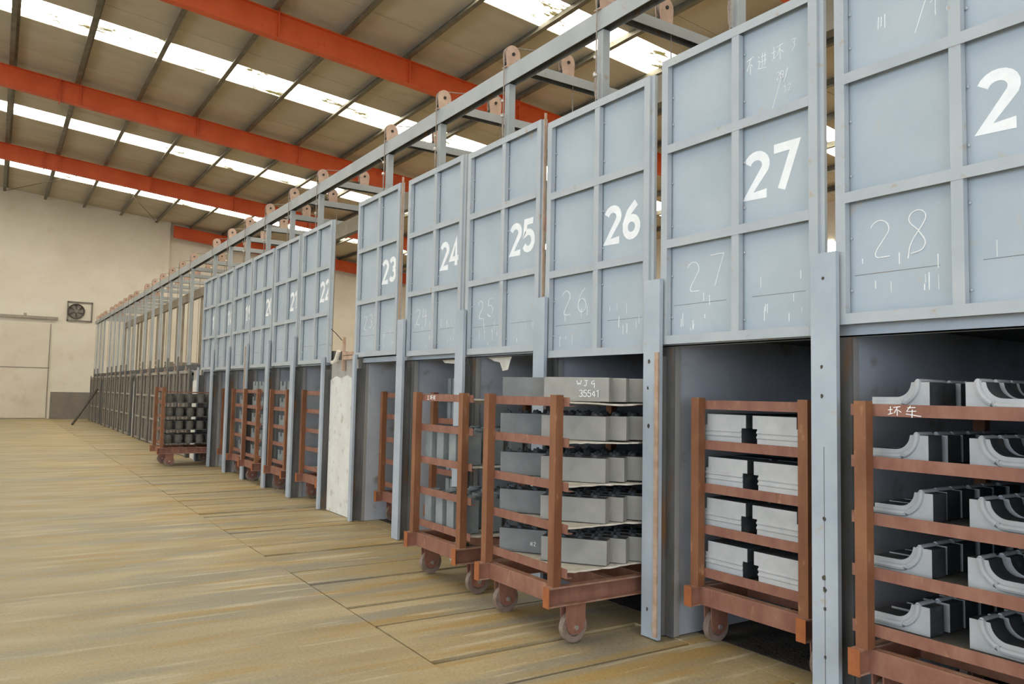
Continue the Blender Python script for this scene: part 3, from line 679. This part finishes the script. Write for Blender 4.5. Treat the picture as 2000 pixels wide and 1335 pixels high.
# cart 26: grey slabs
f, yc, _ = carts[26]
for lv in range(5):
    board(f, yc, lv, 'the cart of grey slabs')
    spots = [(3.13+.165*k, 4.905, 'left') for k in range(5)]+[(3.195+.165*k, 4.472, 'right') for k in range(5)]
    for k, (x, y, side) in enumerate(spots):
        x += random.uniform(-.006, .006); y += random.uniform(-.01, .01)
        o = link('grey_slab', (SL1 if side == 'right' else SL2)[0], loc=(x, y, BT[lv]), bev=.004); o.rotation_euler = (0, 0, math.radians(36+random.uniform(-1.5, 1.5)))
        link('top_knobs', SL1[1], o) if lv < 4 else None
        tag(o, 'upright grey slab, %s column, %s from the front on the %s shelf outside bay 26' % (side, ORD[k % 5], SH[lv]), 'slab', 'grey slabs on the cart outside bay 26')
        if lv == 4 and k == 5:
            mb = MB(); ribbons(mb, ['W', 'J', 'G'], .235, .105, .042, .004, -.0003, 0, gap=.3, aspect=1.3); ribbons(mb, ['3', '5', '5', '4', '1'], .25, .03, .05, .0042, -.0003, 0, gap=.0, aspect=1.0)
            mb.obj('chalk_marks', 'chalk', o)
        if lv == 0 and k == 0:
            mb = MB(); ribbons(mb, ['chuan', '2'], .24, .05, .03, .003, -.0003, 0); mb.obj('chalk_marks', 'chalk', o)
# cart 28: curved mouldings
def moulding(s):
    h, W = .14, .305
    arcp = arc(0, 0, 1, 1, 270, 360, 10)
    # notch: concave quarter, centre at (.175-.0, h)
    cx, cz, r = .135, h+.0, .075
    body = [(0, 0), (W, 0), (W, h), (.212, h)]+[(cx+(r)*math.cos(a), cz+r*math.sin(a)) for a in [-.1-1.45*i/8 for i in range(9)]]+[(0, h-.076)]
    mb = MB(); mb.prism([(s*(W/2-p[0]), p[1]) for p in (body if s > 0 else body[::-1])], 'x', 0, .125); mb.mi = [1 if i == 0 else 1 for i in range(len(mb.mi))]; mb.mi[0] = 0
    # (u measured from the left edge seen from the aisle; s=-1 mirrors)
    me = mb.mesh('moulding', ['mould', 'darkside'])
    rb = MB(); path = [(0, h-.112), (.12, h-.112)]+[(.135+.112*math.cos(a), h+.112*math.sin(a)) for a in [-PI/2+.15+i*(PI/2-.15)/9 for i in range(10)]]+[(.247, h+.006)]
    rb.tube([(0.0, s*(W/2-p[0]), p[1]) for p in path], .016, 8)
    rb.tube([(-.004, s*(W/2-.247), h+.004), (.125, s*(W/2-.247), h+.004)], .012, 8)
    return me, rb.mesh('bead', 'mould')
MO = {1: moulding(1), -1: moulding(-1)}
f, yc, _ = carts[28]
for lv in range(5):
    board(f, yc, lv, 'the cart of curved mouldings', sag=.004, m='soot', word='dark')
    for s, cy, side in ((1, 2.27, 'left'), (-1, 1.78, 'right')):
        for k in range(6):
            o = link('curved_moulding', MO[s][0], loc=(3.84+.158*k+random.uniform(-.006, .006), cy+random.uniform(-.012, .012), BT[lv]), bev=.003)
            link('raised_bead', MO[s][1], o, smooth=True)
            tag(o, 'pale block with curved bead, %s column, %s from the front, %s shelf' % (side, ORD[k], SH[lv]), 'moulding', 'curved mouldings under door 28')
# cart 27: grooved interlocking blocks
def grooved(s):
    h, W = .20, .345; nb = .035
    body = [(0, 0), (W-nb, 0), (W-nb, .115), (W, .115), (W, h), (.02, h), (.02, .13), (0, .13)]
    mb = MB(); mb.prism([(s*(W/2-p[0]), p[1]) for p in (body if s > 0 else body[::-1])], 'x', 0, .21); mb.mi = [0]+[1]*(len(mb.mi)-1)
    g = MB()
    for z in (.085, .055): g.prism([(0, z), (-.006, z+.006), (-.006, z+.014), (0, z+.02)], 'y', -W/2+(nb if s > 0 else .002), W/2-(nb if s < 0 else .002))
    return mb.mesh('grooved', ['mould', 'darkside']), g.mesh('rib', 'mould')
GR = {1: grooved(1), -1: grooved(-1)}
f, yc, _ = carts[27]
for lv in range(5):
    board(f, yc, lv, 'the cart of grooved blocks', sag=.006, m='soot', word='dark')
    if lv == 4: continue
    for s, cy, side in ((1, 3.525, 'left'), (-1, 3.115, 'right')):
        for k in range(4):
            o = link('grooved_block', GR[s][0], loc=(3.975+.235*k-(0 if s > 0 else .02), cy+random.uniform(-.008, .008), BT[lv]), bev=.004)
            link('rib_mouldings', GR[s][1], o)
            tag(o, 'grooved block, %s column, %s from the front, %s shelf in bay 27' % (side, ORD[k], SH[lv]), 'block', 'grooved blocks in bay 27')
# cart 25: tall columns with ring tops
mb = MB(); mb.prism([(-.065, -.06), (.065, -.06), (.065, .06), (.0, .085), (-.065, .06)], 'z', 0, .265); COLM = mb.mesh('column', 'column')
mb = MB(); mb.ring((0, 0), 'z', .055, .03, .265, .287, 16); RINGM = mb.mesh('ring', 'column')
f, yc, _ = carts[25]
for lv in (0, 2, 4):
    board(f, yc, lv, 'the cart of tall columns', sag=.02 if lv < 4 else .035)
    if lv == 4: continue
    for a in range(5):
        for b in range(4):
            o = link('tall_column', COLM, loc=(3.30+.205*a+random.uniform(-.01, .01), 6.24-.205*b+random.uniform(-.008, .008), BT[lv]), bev=.004)
            link('ring_top', RINGM, o, smooth=True)
            tag(o, 'tall ring-topped column, %s row, %s from the left, %s shelf outside bay 25' % (ORD[a], ORD[b], SH[lv]), 'column', 'tall columns outside bay 25')
# cart 24: tall dark blocks
mb = MB(); mb.box((0, -.09, 0), (.12, -.012, .2)); mb.box((0, .012, 0), (.12, .09, .2)); mb.box((.03, -.012, 0), (.09, .012, .19)); FORK = mb.mesh('slotted', 'column')
f, yc, _ = carts[24]
for lv in range(5):
    board(f, yc, lv, 'the cart deep inside bay 24', sag=.004)
    for a in range(3):
        for b in range(3):
            o = link('slotted_block', FORK, loc=(f+.2+.3*a, 7.62-.26*b, BT[lv]), bev=.004)
            tag(o, 'slotted block, %s row, %s from the left, %s shelf in bay 24' % (ORD[a], ORD[b], SH[lv]), 'block', 'slotted blocks in bay 24')
# carts 22 and 23: a few small dark pegs
mb = MB(); mb.box((0, -.03, 0), (.06, .03, .05)); mb.box((.015, -.012, .05), (.045, .012, .10)); PEG = mb.mesh('peg', 'slabdark')
for n in (23, 22):
    f, yc, _ = carts[n]
    for lv in range(4):
        board(f, yc, lv, 'the almost empty cart in bay %d' % n, sag=.004)
        for k in range(2):
            o = link('small_peg', PEG, loc=(f+.2+.25*k, yc-.12+.12*k+.03*(lv % 2), BT[lv]))
            tag(o, 'small dark stepped peg, %s on the %s shelf of the cart in bay %d' % (ORD[k], SH[lv], n), 'peg', 'small pegs on the almost empty carts')
# carts 18 to 21: stepped dark blocks
mb = MB(); mb.prism([(-.14, 0), (.14, 0), (.14, .17), (.05, .17), (.05, .10), (-.05, .10), (-.05, .17), (-.14, .17)], 'x', 0, .13); UB = mb.mesh('u_block', 'column')
for n in (21, 20, 19, 18):
    f, yc, _ = carts[n]
    for lv in range(5):
        if n in (19, 18) and lv == 4: continue
        board(f, yc, lv, 'the cart in bay %d' % n, sag=.004)
        for a in range(4):
            for s, nm in ((1, 'left'), (-1, 'right')):
                o = link('notched_block', UB, loc=(f+.18+.24*a, yc+s*.19, BT[lv]))
                tag(o, 'dark notched block, %s side, %s from the front, %s shelf, bay %d' % (nm, ORD[a], SH[lv], n), 'block', 'notched blocks in bays 18 to 21')
# cart 17: rows of round dark blocks
mb = MB(); mb.cyl((0, 0), 'z', .075, 0, .17, 14); mb.ring((0, 0), 'z', .083, .07, .05, .12, 14); RB = mb.mesh('round_block', 'soot')
f, yc, _ = carts[17]
for lv in range(4):
    board(f, yc, lv, 'the cart pulled out of bay 17', sag=.004, m='soot', word='dark')
    for a in range(5):
        for b in range(4):
            o = link('round_block', RB, loc=(f+.21+.205*a, yc-.33+.22*b, BT[lv]))
            tag(o, 'dark round block, %s row from the near side, %s from front, %s shelf' % (ORD[b], ORD[a], SH[lv]), 'block', 'round blocks outside bay 17')
for s in (-1, 1):
    mb = MB(); mb.box((.1, s*(CW/2-.03)-.008, 1.49), (CL-.1, s*(CW/2-.03)+.008, 1.51)); mb.obj('side_rail', 'cart', CT[17])
# torn card hanging in the top of bays 24 and 25
mb = MB(); mb.prism([(-.22, .0), (.2, .0), (.08, -.035), (-.02, -.05), (-.07, -.13), (-.16, -.12), (-.2, -.03)], 'x', 0, .004)
tag(mb.obj('torn_card', 'board', loc=(3.97, 6.28, 1.943)), 'torn pale card flap hanging from the lintel behind the top slabs, under door 25', 'card')
mb = MB(); mb.prism([(-.25, .0), (.2, .0), (.15, -.03), (-.1, -.045), (-.2, -.02)], 'x', 0, .004)
tag(mb.obj('torn_card', 'board', loc=(3.97, 7.2, 1.943)), 'narrow strip of pale card above the tall columns cart, hanging under door 24', 'card')
